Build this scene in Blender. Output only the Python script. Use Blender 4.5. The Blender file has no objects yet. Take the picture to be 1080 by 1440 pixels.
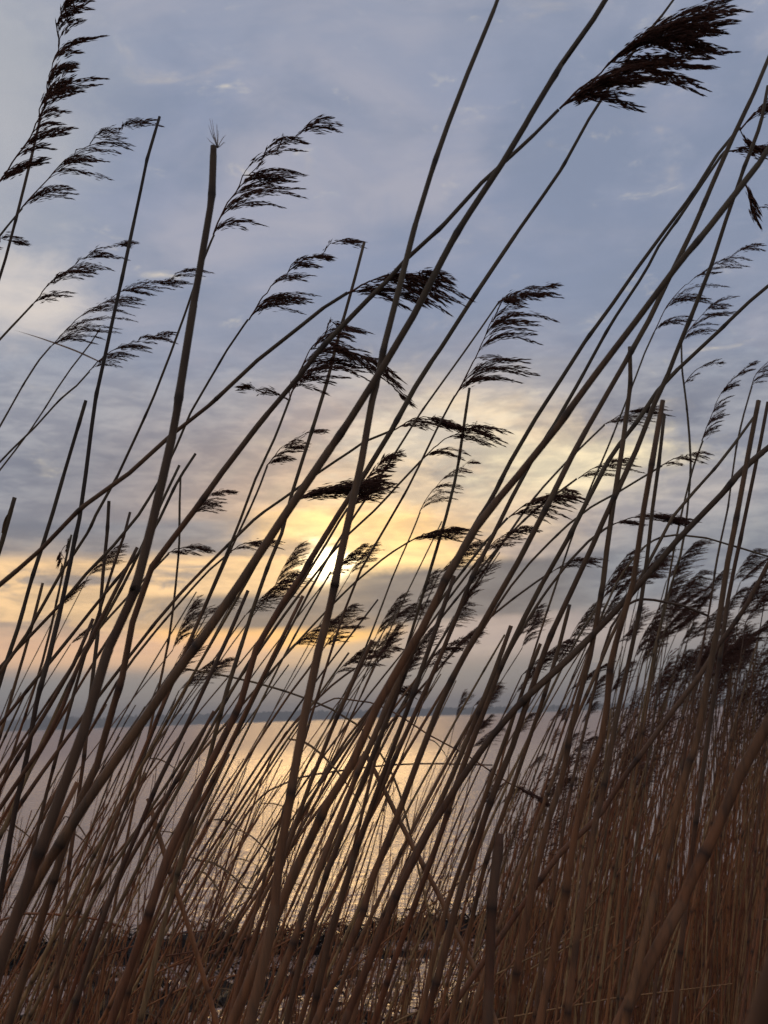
import bpy, math, random
import numpy as np
from mathutils import Vector, Matrix

random.seed(7)
rng = random.Random(11)
SC = bpy.context.scene
COL = SC.collection
RAD = math.radians

# ------------------------------------------------------------------ camera
F_PX = 1500.0                      # focal length in pixels of the 1080x1440 photograph
CAM_H, PITCH, ROLL = 1.40, RAD(10.87), RAD(2.09)
cam_d = bpy.data.cameras.new('camera')
cam = bpy.data.objects.new('camera', cam_d)
COL.objects.link(cam)
fwd = Vector((0, math.cos(PITCH), math.sin(PITCH)))
up0 = Vector((0, -math.sin(PITCH), math.cos(PITCH)))
cx = Vector((1, 0, 0)) * math.cos(ROLL) - up0 * math.sin(ROLL)
cu = Vector((1, 0, 0)) * math.sin(ROLL) + up0 * math.cos(ROLL)
CAM = Vector((0, 0, CAM_H))
m = Matrix((cx, cu, -fwd)).transposed().to_4x4()
m.translation = CAM
cam.matrix_world = m
cam_d.sensor_fit = 'VERTICAL'
cam_d.sensor_height = 36.0
cam_d.sensor_width = 27.0
cam_d.lens = 36.0 * F_PX / 1440.0
cam_d.clip_start = 0.02
cam_d.clip_end = 20000
cam_d.dof.use_dof = True
cam_d.dof.focus_distance = 1.35
cam_d.dof.aperture_fstop = cam_d.lens / 2.2
SC.camera = cam


def ray(px, py):
    return fwd + cx * ((px - 540) / F_PX) + cu * ((720 - py) / F_PX)


def at(px, py, D):
    """point on the ray through a pixel, D metres in front (vertical plane y = D)"""
    r = ray(px, py)
    return CAM + r * (D / r.y)


def azel(px, py):
    r = ray(px, py).normalized()
    return math.degrees(math.atan2(r.x, r.y)), math.degrees(math.asin(r.z))


# ------------------------------------------------------------------ sky + sun
SUN_AZ, SUN_EL = azel(458, 790)
W = bpy.data.worlds.new('World')
SC.world = W
W.use_nodes = True
wt = W.node_tree
wt.nodes.clear()


class S:
    """tiny wrapper: arithmetic on node sockets"""
    tree = None

    def __init__(self, sock): self.s = sock

    @staticmethod
    def math(op, *a, clamp=False):
        n = S.tree.nodes.new('ShaderNodeMath')
        n.operation = op
        n.use_clamp = clamp
        for i, v in enumerate(a):
            if isinstance(v, S): S.tree.links.new(v.s, n.inputs[i])
            else: n.inputs[i].default_value = v
        return S(n.outputs[0])

    def __add__(self, o): return S.math('ADD', self, o)
    __radd__ = __add__
    def __sub__(self, o): return S.math('SUBTRACT', self, o)
    def __rsub__(self, o): return S.math('SUBTRACT', o, self)
    def __mul__(self, o): return S.math('MULTIPLY', self, o)
    __rmul__ = __mul__
    def __truediv__(self, o): return S.math('DIVIDE', self, o)
    def __rtruediv__(self, o): return S.math('DIVIDE', o, self)


def sstep(x, a, b):
    n = S.tree.nodes.new('ShaderNodeMapRange')
    n.interpolation_type = 'SMOOTHSTEP'
    S.tree.links.new(x.s, n.inputs[0])
    n.inputs[1].default_value, n.inputs[2].default_value = a, b
    n.inputs[3].default_value, n.inputs[4].default_value = 0, 1
    return S(n.outputs[0])


def gauss(x, c, w):
    q = (x - c) / w
    return S.math('EXPONENT', q * q * -0.5)


def vec3(x, y, z):
    n = S.tree.nodes.new('ShaderNodeCombineXYZ')
    for i, v in enumerate((x, y, z)):
        if isinstance(v, S): S.tree.links.new(v.s, n.inputs[i])
        else: n.inputs[i].default_value = v
    return S(n.outputs[0])


def noise(v, scale, detail=5, rough=0.55, dist=0.0):
    n = S.tree.nodes.new('ShaderNodeTexNoise')
    S.tree.links.new(v.s, n.inputs['Vector'])
    n.inputs['Scale'].default_value = scale
    n.inputs['Detail'].default_value = detail
    n.inputs['Roughness'].default_value = rough
    n.inputs['Distortion'].default_value = dist
    return S(n.outputs['Fac'])


def cmix(f, a, b, mode='MIX'):
    n = S.tree.nodes.new('ShaderNodeMix')
    n.data_type = 'RGBA'
    n.blend_type = mode
    n.clamp_factor = True
    if isinstance(f, S): S.tree.links.new(f.s, n.inputs[0])
    else: n.inputs[0].default_value = f
    for k, v in ((6, a), (7, b)):
        if isinstance(v, S): S.tree.links.new(v.s, n.inputs[k])
        else: n.inputs[k].default_value = (*v, 1)
    return S(n.outputs[2])


def ramp(x, stops, interp='LINEAR'):
    n = S.tree.nodes.new('ShaderNodeValToRGB')
    S.tree.links.new(x.s, n.inputs[0])
    cr = n.color_ramp
    cr.interpolation = interp
    while len(cr.elements) < len(stops): cr.elements.new(0.5)
    for e, (p, c) in zip(cr.elements, stops):
        e.position = p
        e.color = (*c, 1)
    return S(n.outputs[0])


def build_sky():
    S.tree = wt
    tc = wt.nodes.new('ShaderNodeTexCoord')
    sep = wt.nodes.new('ShaderNodeSeparateXYZ')
    wt.links.new(tc.outputs['Generated'], sep.inputs[0])
    x, y, z = (S(o) for o in sep.outputs)
    az = S.math('ARCTAN2', x, y) * 57.29578
    el = S.math('ARCSINE', S.math('MINIMUM', S.math('MAXIMUM', z, -1.0), 1.0)) * 57.29578
    # cloud deck seen in perspective
    zz = S.math('MAXIMUM', z, 0.0) + 0.16
    deck = vec3(x / zz, y / zz, 0.0)
    n_big = noise(deck, 1.15, 4, 0.5, 0.4)
    n_mid = noise(vec3(x / zz + 4.3, y / zz * 1.5, 2.0), 3.2, 6, 0.58, 0.6)
    n_line = noise(vec3(az * 0.055, el * 0.42, 1.7), 1.0, 5, 0.55, 0.5)     # thin level streaks low down
    n_soft = noise(vec3(az * 0.10, el * 0.20, 7.7), 1.0, 5, 0.55, 0.3)
    # clear sky showing weakly through the deck
    sky = wt.nodes.new('ShaderNodeTexSky')
    sky.sky_type = 'NISHITA'
    sky.sun_disc = False
    sky.sun_elevation = RAD(SUN_EL)
    sky.sun_rotation = RAD(SUN_AZ)
    clear = cmix(1.0, S(sky.outputs[0]), (0.05, 0.05, 0.05), 'MULTIPLY')

    n_fine = noise(vec3(az * 0.30, el * 0.75, 3.1), 1.0, 6, 0.62, 0.5)
    n_puff = noise(vec3(az * 0.17, el * 0.34, 11.3), 1.0, 6, 0.58, 0.7)

    azn = az + (n_puff - 0.5) * 8.0

    def blob(ca, ce, sa, se, n, amp, lo, hi, slope=0.0):
        """ragged-edged cloud patch: soft ellipse broken up by noise"""
        e = el - (az - ca) * slope if slope else el
        return sstep(gauss(az, ca, sa) * gauss(e, ce, se) + (n - 0.5) * amp, lo, hi)

    e01 = el / 90.0
    base = ramp(e01, [(0.0, (.175, .195, .225)), (2.8/90, (.20, .205, .225)), (4.6/90, (.33, .29, .275)),
                      (8/90, (.275, .285, .31)), (13/90, (.255, .275, .325)), (19/90, (.240, .275, .365)),
                      (27/90, (.235, .270, .380)), (38/90, (.255, .288, .380)), (1.0, (.25, .28, .34))])
    # lighter lavender-grey cloud against bluer gaps high up
    hi = sstep(el, 11.0, 20.0)
    c = cmix(sstep(n_mid * 0.6 + n_big * 0.55, 0.50, 0.72) * hi * 0.9, base, (.345, .345, .41))
    c = cmix(sstep(n_big * 0.5 + n_soft * 0.6, 0.64, 0.46) * hi * 0.8, c, (.190, .230, .325))
    c = cmix(sstep(n_fine * 0.45 + n_puff * 0.65, 0.54, 0.80) * hi * 0.45, c, (.34, .36, .44))
    # pale side of the sky toward the upper left
    left = sstep(az + n_big * 12.0, -4.0, -19.0)
    c = cmix(left * hi * 0.6, c, (.36, .375, .415))
    pa, pe = azel(55, 430)
    c = cmix(blob(pa - 1.0, pe + .3, 3.4, 1.9, n_puff * 0.5 + n_fine * 0.5, 2.0, 0.15, 1.25) * 1.0, c, (.60, .545, .51))
    pa, pe = azel(20, 150)
    c = cmix(blob(pa - 1.0, pe, 5.0, 5.0, n_puff, 1.2, 0.3, 1.0) * 0.5, c, (.44, .44, .45))
    # grey cloud belt between the blue and the glow
    c = cmix(sstep(el + (n_puff - .5) * 7.0, 19.0, 15.5) * sstep(el, 8.0, 12.0) * 0.75, c, (.285, .30, .35))
    c = cmix(blob(-11.0, 12.2, 8.0, 2.6, n_puff, 1.3, .15, .8) * 0.85, c, (.17, .197, .26))
    c = cmix(blob(10.5, 15.0, 7.0, 1.5, n_puff, 1.2, .30, .8) * 0.7, c, (.20, .225, .285))
    c = cmix(blob(3.0, 17.2, 10.0, 1.6, n_puff * .6 + n_fine * .4, 1.8, .25, 1.0) * 0.75, c, (.40, .39, .40))
    c = cmix(blob(4.0, 24.0, 12.0, 3.5, n_puff, 1.8, .35, 1.1) * 0.5, c, (.20, .245, .36))
    # warm wash round the sun
    warm = gauss(az, SUN_AZ + 2.5, 7.5) * gauss(el + (n_puff - 0.5) * 6.0, SUN_EL + 2.0, 3.6)
    c = cmix(warm * 0.95, c, (.70, .47, .31))
    # cream cumulus bank up and right of the sun, brightest on its torn edges
    ca, ce = azel(635, 660)
    c = cmix(blob(ca, ce, 6.2, 2.9, n_puff, 1.5, 0.12, 1.0) * 0.95, c, (.80, .62, .41))
    c = cmix(blob(ca - 1.0, ce + 2.0, 4.6, 1.5, n_fine, 1.8, 0.2, 1.1) * 0.8, c, (.74, .66, .53))
    c = cmix(blob(ca + 1.5, ce - 0.2, 5.2, 1.3, n_fine, 1.9, 0.35, 1.1) * 0.75, c, (.30, .275, .27))
    fa, fe = azel(810, 650)
    c = cmix(blob(fa, fe - .2, 4.6, 1.6, n_fine, 1.6, 0.15, 1.0) * 0.9, c, (.88, .75, .50))
    c = cmix(blob(fa + 5.0, fe - 2.0, 4.0, 1.4, n_puff, 1.2, 0.35, 0.85) * 0.6, c, (.42, .39, .39))
    # brassy heart of the glow
    heart = sstep(gauss(az, SUN_AZ + 1.0, 4.6) * gauss(el, SUN_EL + 0.55, 1.9) + (n_fine - .5) * 0.75 + (n_line - .5) * 0.5, 0.18, 0.72)
    c = cmix(heart * 0.92, c, (1.15, .70, .27))
    c = cmix(blob(SUN_AZ + 4.6, SUN_EL - .4, 3.4, .8, n_line, 1.0, 0.3, 0.8) * 0.85, c, (1.15, .76, .33))
    c = cmix(gauss(az, SUN_AZ + .2, 2.9) * gauss(el + (n_line - .5) * 1.2, SUN_EL + .2, 1.7) * .9, c, (1.5, 1.02, .42))
    # yellow streaks left of the sun, just over the horizon cloud
    stk = sstep(az, 1.5, -5.0) * sstep(gauss(el, 6.6, 2.5) + (n_line - .5) * 0.5, .22, .62)
    c = cmix(stk * 0.9, c, (.92, .60, .30))
    gaps = sstep(az, -1.5, -5.5) * sstep(n_line * .65 + n_fine * .35, .51, .43) * gauss(el, 6.6, 2.2)
    c = cmix(gaps * 0.9, c, (.22, .205, .215))
    # orange glow below the dark bar
    oa, oe = azel(375, 890)
    c = cmix(sstep(gauss(az, oa, 5.0) * gauss(el, oe, 0.72) + (n_line - .5) * .7, .25, .72) * 0.95, c, (1.35, .72, .17))
    c = cmix(sstep(az, -3.0, -8.0) * gauss(el + (n_line - .5) * 1.2, 3.9, .75) * .75, c, (.80, .46, .29))
    c = cmix(sstep(az, -0.5, 3.0) * sstep(az, 20.0, 8.0) * gauss(el + (n_fine - .5) * 1.5, 4.1, 0.85) * 0.75, c, (.46, .375, .36))
    # dark bars of cloud
    bar_r = sstep(azn, -5.5, 0.5) * sstep(az, 24.0, 13.0) * sstep(gauss(el - az * 0.05, 6.15, 0.95) + (n_line - .5) * 1.1 + (n_fine - .5) * .5, .22, .60)
    c = cmix(bar_r * 0.95, c, (.125, .128, .152))
    bar_l = sstep(azn, 1.5, -4.0) * sstep(az, -16.0, -9.0) * sstep(gauss(el, 5.75, 0.62) + (n_line - .5) * .9, .22, .62)
    c = cmix(bar_l * 0.95, c, (.145, .138, .15))
    bar_2 = sstep(azn, -5.0, -10.0) * sstep(gauss(el, 9.7, 0.8) + (n_line - .5) * .8, .3, .7)
    c = cmix(bar_2 * 0.8, c, (.17, .19, .24))
    bar_3 = sstep(az, 8.0, 13.0) * gauss(el + (n_puff - .5) * 3.0, 6.6, 1.6)
    c = cmix(bar_3 * 0.7, c, (.265, .295, .35))
    # haze bank on the horizon
    low = sstep(el + (n_line - .5) * 1.0, 3.2, 1.7)
    c = cmix(low, c, (.19, .21, .235))
    # ragged small-scale light and dark in the lit cloud
    zone = sstep(el, 3.0, 6.0) * sstep(el, 23.0, 15.0)
    tear = sstep(noise(vec3(az * 0.34 + el * 0.06, el * 1.25, 5.5), 1.0, 7, 0.64, 0.25), 0.36, 0.68)
    c = cmix(zone, c, cmix(tear, cmix(1.0, c, (.74, .75, .80), 'MULTIPLY'), cmix(1.0, c, (1.14, 1.11, 1.06), 'MULTIPLY')))
    # the veiled sun itself, torn by the streaks
    core = sstep(gauss(az, SUN_AZ, 1.25) * gauss(el, SUN_EL - 0.1, .95) + (n_fine - .5) * 1.3, .28, 1.15) * (1.0 - bar_r * 0.95)
    c = cmix(core, c, (5.0, 4.1, 2.4))
    # never quite opaque
    c = cmix(0.06, c, clear)
    bg = wt.nodes.new('ShaderNodeBackground')
    bg.inputs[1].default_value = 1.0
    wt.links.new(c.s, bg.inputs[0])
    out = wt.nodes.new('ShaderNodeOutputWorld')
    wt.links.new(bg.outputs[0], out.inputs[0])


build_sky()

sun_d = bpy.data.lights.new('sun', 'SUN')
sun_d.energy = 0.15
sun_d.angle = RAD(13)
sun_d.color = (1.0, .60, .22)
sun = bpy.data.objects.new('sun', sun_d)
COL.objects.link(sun)
sd = Vector((math.sin(RAD(SUN_AZ)) * math.cos(RAD(SUN_EL)), math.cos(RAD(SUN_AZ)) * math.cos(RAD(SUN_EL)), math.sin(RAD(SUN_EL))))
sun.rotation_euler = sd.to_track_quat('Z', 'Y').to_euler()
sun.location = (0, 30, 20)

SC.view_settings.view_transform = 'Standard'
SC.view_settings.look = 'None'
SC.view_settings.exposure = 0.30
SC.view_settings.gamma = 1.0


# ------------------------------------------------------------------ materials
def new_mat(name):
    mt = bpy.data.materials.new(name)
    mt.use_nodes = True
    nt = mt.node_tree
    S.tree = nt
    return mt, nt, nt.nodes['Principled BSDF']


def pos_of(nt):
    g = nt.nodes.new('ShaderNodeNewGeometry')
    return S(g.outputs['Position'])


def attr(nt, name):
    a = nt.nodes.new('ShaderNodeAttribute')
    a.attribute_name = name
    return S(a.outputs['Fac'])


def scaled(nt, v, sx, sy, sz):
    n = nt.nodes.new('ShaderNodeMapping')
    nt.links.new(v.s, n.inputs[0])
    n.inputs['Scale'].default_value = (sx, sy, sz)
    return S(n.outputs[0])


def bump(nt, h, strength, dist, normal=None):
    b = nt.nodes.new('ShaderNodeBump')
    b.inputs['Strength'].default_value = strength
    b.inputs['Distance'].default_value = dist
    nt.links.new(h.s, b.inputs['Height'])
    if normal is not None: nt.links.new(normal.s, b.inputs['Normal'])
    return S(b.outputs[0])


def stalk_material():
    mt, nt, p = new_mat('dry_reed_stalk')
    pos = pos_of(nt)
    sep = nt.nodes.new('ShaderNodeSeparateXYZ')
    nt.links.new(pos.s, sep.inputs[0])
    z = S(sep.outputs[2])
    oi = nt.nodes.new('ShaderNodeObjectInfo')
    rnd = S(oi.outputs['Random'])
    tint = attr(nt, 'tint')
    node = attr(nt, 'joint')
    # russet leaf sheaths low on the cane, bare straw-olive cane above
    hz = sstep(z + (noise(pos, 3.0, 2) - 0.5) * 0.8, 1.78, 0.92)
    top = cmix(S.math('FRACT', rnd * 3.7 + tint), (.085, .062, .034), (.145, .098, .052))
    low = cmix(S.math('FRACT', rnd * 5.3 + tint), (.31, .098, .040), (.47, .190, .072))
    straw = sstep(S.math('FRACT', rnd * 4.1 + tint * 13.7), .62, .78)
    low = cmix(straw * .75 * sstep(tint, 1.14, 1.0), low, (.50, .31, .135))
    c = cmix(hz, top, low)
    fib = noise(scaled(nt, pos, 260, 260, 9), 1.0, 3, 0.6)
    c = cmix(sstep(fib, 0.38, 0.70) * 0.45, c, (.045, .032, .024))
    blot = noise(scaled(nt, pos, 40, 40, 14), 1.0, 3, 0.6)
    c = cmix(sstep(blot, 0.54, 0.70) * 0.65, c, (.055, .032, .022))
    c = cmix(sstep(S.math('FRACT', rnd * 9.1 + tint * 7.3), .45, 1.0) * .62, c, (.075, .040, .026))
    c = cmix(sstep(tint, 1.2, 1.8), c, (.034, .024, .019))     # weathered black canes, and shade painted into the thick near ones
    sheath = attr(nt, 'sheath')
    c = cmix(sheath * .20 * noise(scaled(nt, pos, 9, 9, 30), 1.0, 3), c, (.30, .235, .15))      # papery old leaf sheath
    c = cmix(node, c, (.030, .021, .017))
    nt.links.new(c.s, p.inputs['Base Color'])
    p.inputs['Roughness'].default_value = 0.62
    p.inputs['Specular IOR Level'].default_value = 0.25
    nt.links.new(bump(nt, fib, 0.35, 0.0006).s, p.inputs['Normal'])
    return mt


def plume_material():
    mt, nt, p = new_mat('reed_plume')
    pos = pos_of(nt)
    c = cmix(noise(pos, 90, 2), (.10, .048, .038), (.20, .105, .072))
    nt.links.new(c.s, p.inputs['Base Color'])
    p.inputs['Roughness'].default_value = 0.8
    p.inputs['Specular IOR Level'].default_value = 0.1
    tr = nt.nodes.new('ShaderNodeBsdfTranslucent')
    tr.inputs[0].default_value = (.34, .15, .085, 1)
    mx = nt.nodes.new('ShaderNodeMixShader')
    mx.inputs[0].default_value = 0.38
    nt.links.new(p.outputs[0], mx.inputs[1])
    nt.links.new(tr.outputs[0], mx.inputs[2])
    nt.links.new(mx.outputs[0], nt.nodes['Material Output'].inputs[0])
    return mt


def leaf_material():
    mt, nt, p = new_mat('dead_reed_leaf')
    pos = pos_of(nt)
    c = cmix(noise(pos, 30, 3), (.13, .075, .042), (.27, .16, .085))
    nt.links.new(c.s, p.inputs['Base Color'])
    p.inputs['Roughness'].default_value = 0.85
    p.inputs['Specular IOR Level'].default_value = 0.08
    return mt


def mud_material():
    mt, nt, p = new_mat('wet_mud')
    pos = pos_of(nt)
    n1 = noise(pos, 5.0, 6, 0.65)
    n2 = noise(pos, 40.0, 5, 0.65)
    c = cmix(n1, (.016, .011, .009), (.045, .029, .022))
    c = cmix(sstep(n2, .5, .75) * .6, c, (.012, .009, .008))
    nt.links.new(c.s, p.inputs['Base Color'])
    r = 0.35 + sstep(n1, 0.36, 0.50) * 0.6
    nt.links.new(r.s, p.inputs['Roughness'])
    p.inputs['Specular IOR Level'].default_value = 0.2
    nt.links.new(bump(nt, n2, 1.0, 0.05).s, p.inputs['Normal'])
    return mt


def water_material():
    mt, nt, p = new_mat('rippled_water')
    pos = pos_of(nt)
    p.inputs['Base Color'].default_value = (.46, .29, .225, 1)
    sep = nt.nodes.new('ShaderNodeSeparateXYZ')
    nt.links.new(pos.s, sep.inputs[0])
    # waves too small to resolve far out act as gloss spread
    rg = 0.11 + sstep(S(sep.outputs[1]), 6.0, 70.0) * 0.27
    nt.links.new(rg.s, p.inputs['Roughness'])
    p.inputs['IOR'].default_value = 1.42
    w1 = noise(scaled(nt, pos, 1.1, 3.4, 1), 1.0, 3, 0.5, 0.3)
    w2 = noise(scaled(nt, pos, 4.0, 11.0, 1), 1.0, 3, 0.55, 0.4)
    w3 = noise(scaled(nt, pos, 0.18, 0.42, 1), 1.0, 3, 0.5, 0.2)
    h = w1 * 0.080 + w2 * 0.038 + w3 * 0.22 * noise(scaled(nt, pos, .03, .012, 1), 1.0, 2) * 2.0
    b = bump(nt, h, 1.0, 1.0)
    nt.links.new(b.s, p.inputs['Normal'])
    return mt


def plain_noise_material(name, a, b, scale, rough=0.85):
    mt, nt, p = new_mat(name)
    pos = pos_of(nt)
    c = cmix(noise(pos, scale, 5, .6), a, b)
    nt.links.new(c.s, p.inputs['Base Color'])
    p.inputs['Roughness'].default_value = rough
    p.inputs['Specular IOR Level'].default_value = 0.15
    return mt


M_STALK = stalk_material()
M_PLUME = plume_material()
M_LEAF = leaf_material()
M_MUD = mud_material()
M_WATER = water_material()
M_WRACK = plain_noise_material('rotting_weed', (.010, .008, .007), (.040, .026, .020), 30)
M_LAND = plain_noise_material('far_fields', (.045, .055, .045), (.075, .080, .060), .01)
M_WOOD = plain_noise_material('far_foliage', (.035, .042, .032), (.06, .062, .045), .05)


# ------------------------------------------------------------------ mesh helpers
class MB:
    def __init__(self): self.v, self.f, self.a, self.t, self.h = [], [], [], [], {}

    def tube(self, pts, rad, sides=7, joints=None, tint=0.0, cap=True, sheath=None):
        n0 = len(self.v)
        n = len(pts)
        ref = Vector((0, 1, 0))
        for i, p in enumerate(pts):
            t = (pts[min(i + 1, n - 1)] - pts[max(i - 1, 0)]).normalized()
            a = t.cross(ref)
            if a.length < 1e-4: a = t.cross(Vector((1, 0, 0)))
            a.normalize()
            b = t.cross(a)
            for k in range(sides):
                an = 2 * math.pi * k / sides
                self.v.append(p + (a * math.cos(an) + b * math.sin(an)) * rad[i])
                self.a.append(joints[i] if joints else 0.0)
                self.t.append(tint)
                if sheath and sheath[i]: self.h[len(self.v) - 1] = sheath[i]
        for i in range(n - 1):
            for k in range(sides):
                k2 = (k + 1) % sides
                self.f.append((n0 + i * sides + k, n0 + i * sides + k2, n0 + (i + 1) * sides + k2, n0 + (i + 1) * sides + k))
        if cap:
            self.f.append(tuple(n0 + (n - 1) * sides + k for k in range(sides)))
            self.f.append(tuple(n0 + k for k in reversed(range(sides))))

    def spike(self, p, d, ln, wd, ref):
        """a slender six-faced husk"""
        n0 = len(self.v)
        d = d.normalized()
        a = d.cross(ref)
        if a.length < 1e-5: a = d.cross(Vector((.3, .5, .8)))
        a.normalize()
        b = d.cross(a)
        mid = p + d * (ln * 0.4)
        self.v += [p, mid + a * wd, mid - a * (wd * .5) + b * (wd * .87), mid - a * (wd * .5) - b * (wd * .87), p + d * ln]
        self.a += [0.0] * 5
        self.t += [0.0] * 5
        for i, j in ((1, 2), (2, 3), (3, 1)):
            self.f.append((n0, n0 + j, n0 + i))
            self.f.append((n0 + 4, n0 + i, n0 + j))

    def ribbon(self, pts, wid, side):
        """a thin blade with a folded midrib"""
        n0 = len(self.v)
        n = len(pts)
        for i, p in enumerate(pts):
            t = (pts[min(i + 1, n - 1)] - pts[max(i - 1, 0)]).normalized()
            s = (side - t * side.dot(t)).normalized()
            nn = t.cross(s)
            self.v += [p - s * wid[i] + nn * (wid[i] * .35), p, p + s * wid[i] + nn * (wid[i] * .35)]
            self.a += [0.0] * 3
            self.t += [0.0] * 3
        for i in range(n - 1):
            for k in (0, 1):
                a = n0 + i * 3 + k
                self.f.append((a, a + 1, a + 4, a + 3))

    def build(self, name, mat, parent=None, origin=None, smooth=True):
        o = origin or Vector((0, 0, 0))
        me = bpy.data.meshes.new(name)
        me.from_pydata([tuple(q - o) for q in self.v], [], self.f)
        if any(self.a) or any(self.t):
            for nm, dat in (('joint', self.a), ('tint', self.t), ('sheath', [self.h.get(i, 0.0) for i in range(len(self.v))])):
                at_ = me.attributes.new(nm, 'FLOAT', 'POINT')
                at_.data.foreach_set('value', dat)
        me.materials.append(mat)
        if smooth: me.polygons.foreach_set('use_smooth', [True] * len(me.polygons))
        me.update()
        ob = bpy.data.objects.new(name, me)
        COL.objects.link(ob)
        if parent is not None: ob.parent = parent
        else: ob.location = o
        return ob


def tag(o, label=None, cat=None, group=None, kind=None):
    if label: o['label'] = label
    if cat: o['category'] = cat
    if group: o['group'] = group
    if kind: o['kind'] = kind
    return o


def empty(name, loc):
    o = bpy.data.objects.new(name, None)
    o.empty_display_size = 0.05
    o.location = loc
    COL.objects.link(o)
    return o


def crom(P, n):
    """Catmull-Rom through tuples / Vectors, n samples per span"""
    P = [Vector(p) for p in P]
    if len(P) == 2: P = [P[0], (P[0] + P[1]) / 2, P[1]]
    Q = [P[0] * 2 - P[1]] + P + [P[-1] * 2 - P[-2]]
    out = []
    for i in range(1, len(Q) - 2):
        a, b, c, d = Q[i - 1], Q[i], Q[i + 1], Q[i + 2]
        for k in range(n):
            t = k / n
            out.append(0.5 * ((2 * b) + (c - a) * t + (2 * a - 5 * b + 4 * c - d) * t * t + (3 * b - a - 3 * c + d) * t ** 3))
    out.append(P[-1])
    return out


# ------------------------------------------------------------------ plumes
def plume_into(mb, path, wind, reach, r, whorls=6, per=4, drop=0.15, spike=0.010, wid=0.0009, spread=0.22, step=0.0032,
               depth=Vector((0, 1, 0)), up=Vector((0, 0, 1)), first=0.0):
    """path: rachis points (Vectors), base to tip. wind: unit vector the branches stream along. reach: branch length in metres."""
    n = len(path)
    mb.tube(path, [0.0011 * (1 - 0.8 * i / (n - 1)) for i in range(n)], 4)

    def husks(pts, ln, f0, fat):
        seg = len(pts) - 1
        ns = max(8, int(ln / (step * .40)))
        for s in range(ns):
            f = min(f0 + (1 - f0) * ((s + r.random()) / ns) ** 1.0, 0.999)
            u2 = f * seg
            i2 = min(seg - 1, int(u2))
            b = pts[i2].lerp(pts[i2 + 1], u2 - i2)
            td = (pts[i2 + 1] - pts[i2]).normalized()
            w = math.sin(math.pi * min(1.0, 0.10 + f * 0.90)) ** 0.8
            off = (depth * r.gauss(0, 1) + up * r.gauss(-0.10, 0.75)) * (0.0029 * w * fat * (spike / 0.010))
            d = td + depth * r.uniform(-.14, .14) + up * r.uniform(-.11, .08)
            mb.spike(b + off, d, spike * r.uniform(.6, 1.5) * (0.65 + .35 * w), wid * r.uniform(.40, .85), depth)

    # whorls crowd together into a few combed locks of unequal weight
    ts = []
    for k in range(whorls):
        ts.append(first + (0.93 - first) * (k + r.uniform(-.38, .38)) / max(1, whorls - 1))
    for k, t0 in enumerate(ts):
        weight = r.uniform(.65, 1.15)
        cnt = max(2, int(round(per * r.uniform(.6, 1.5))))
        for j in range(cnt):
            t = min(0.97, max(0.0, t0 + r.uniform(-.045, .045)))
            u = t * (n - 1)
            i = min(n - 2, int(u))
            p = path[i].lerp(path[i + 1], u - i)
            tan = (path[i + 1] - path[i]).normalized()
            ln = 1.48 * weight * reach * (1.0 - 0.50 * t ** 1.6) * r.uniform(0.5, 1.05) * (0.82 + 0.3 * math.sin(math.pi * min(1, t * 1.3)))
            dv = (wind + depth * r.uniform(-spread, spread) * 1.6 + up * r.uniform(-spread, spread) * 0.5).normalized()
            seg = 10
            pts = [p]
            q = p.copy()
            bow = r.uniform(.85, 1.5)
            for s in range(1, seg + 1):
                f = s / seg
                d = tan.lerp(dv, min(1.0, (f * bow) ** .8)) - up * (drop * f * f)
                q = q + d.normalized() * (ln / seg)
                pts.append(q)
            mb.tube(pts, [0.0005 * (1 - 0.6 * s / seg) for s in range(seg + 1)], 3, cap=False)
            husks(pts, ln, 0.16, r.uniform(.6, 1.15))
    # the tip of the axis carries husks itself and streams out into one last lock
    tail = [path[int(n * .62)]] + path[int(n * .62) + 1:]
    q = path[-1].copy()
    tan = (path[-1] - path[-2]).normalized()
    for s in range(1, 6):
        q = q + (tan.lerp(wind, s / 6) - up * drop * s * .05).normalized() * (reach * .07)
        tail.append(q.copy())
    husks(tail, sum((tail[i + 1] - tail[i]).length for i in range(len(tail) - 1)), 0.0, .8)


# ------------------------------------------------------------------ reeds traced one by one
GROUND = -0.04
HAND = []


def stalk_points(pts, D, tilt=0.0, per=4):
    """traced pixels, top first -> smooth 3-D polyline from the base in the ground up to the top"""
    px = crom([(p[0], p[1], 0) for p in pts], per)
    P = [at(q.x, q.y, D + tilt * max(-.6, min(.9, at(q.x, q.y, D).z - 1.4))) for q in px]
    b = P[-1]
    a = P[-min(len(P), 1 + per)]
    dz = max(0.02, a.z - b.z)
    sx = max(-1.6, min(1.6, (a.x - b.x) / dz))
    sy = (a.y - b.y) / dz
    H = b.z - GROUND
    if H > 0.02:
        ns = max(3, int(H / 0.12))
        for i in range(1, ns + 1):
            u = i / ns
            k = H * (u - u * u * 0.42)
            P.append(Vector((b.x - sx * k, b.y - sy * k, b.z - H * u)))
    P.reverse()
    return P


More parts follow.
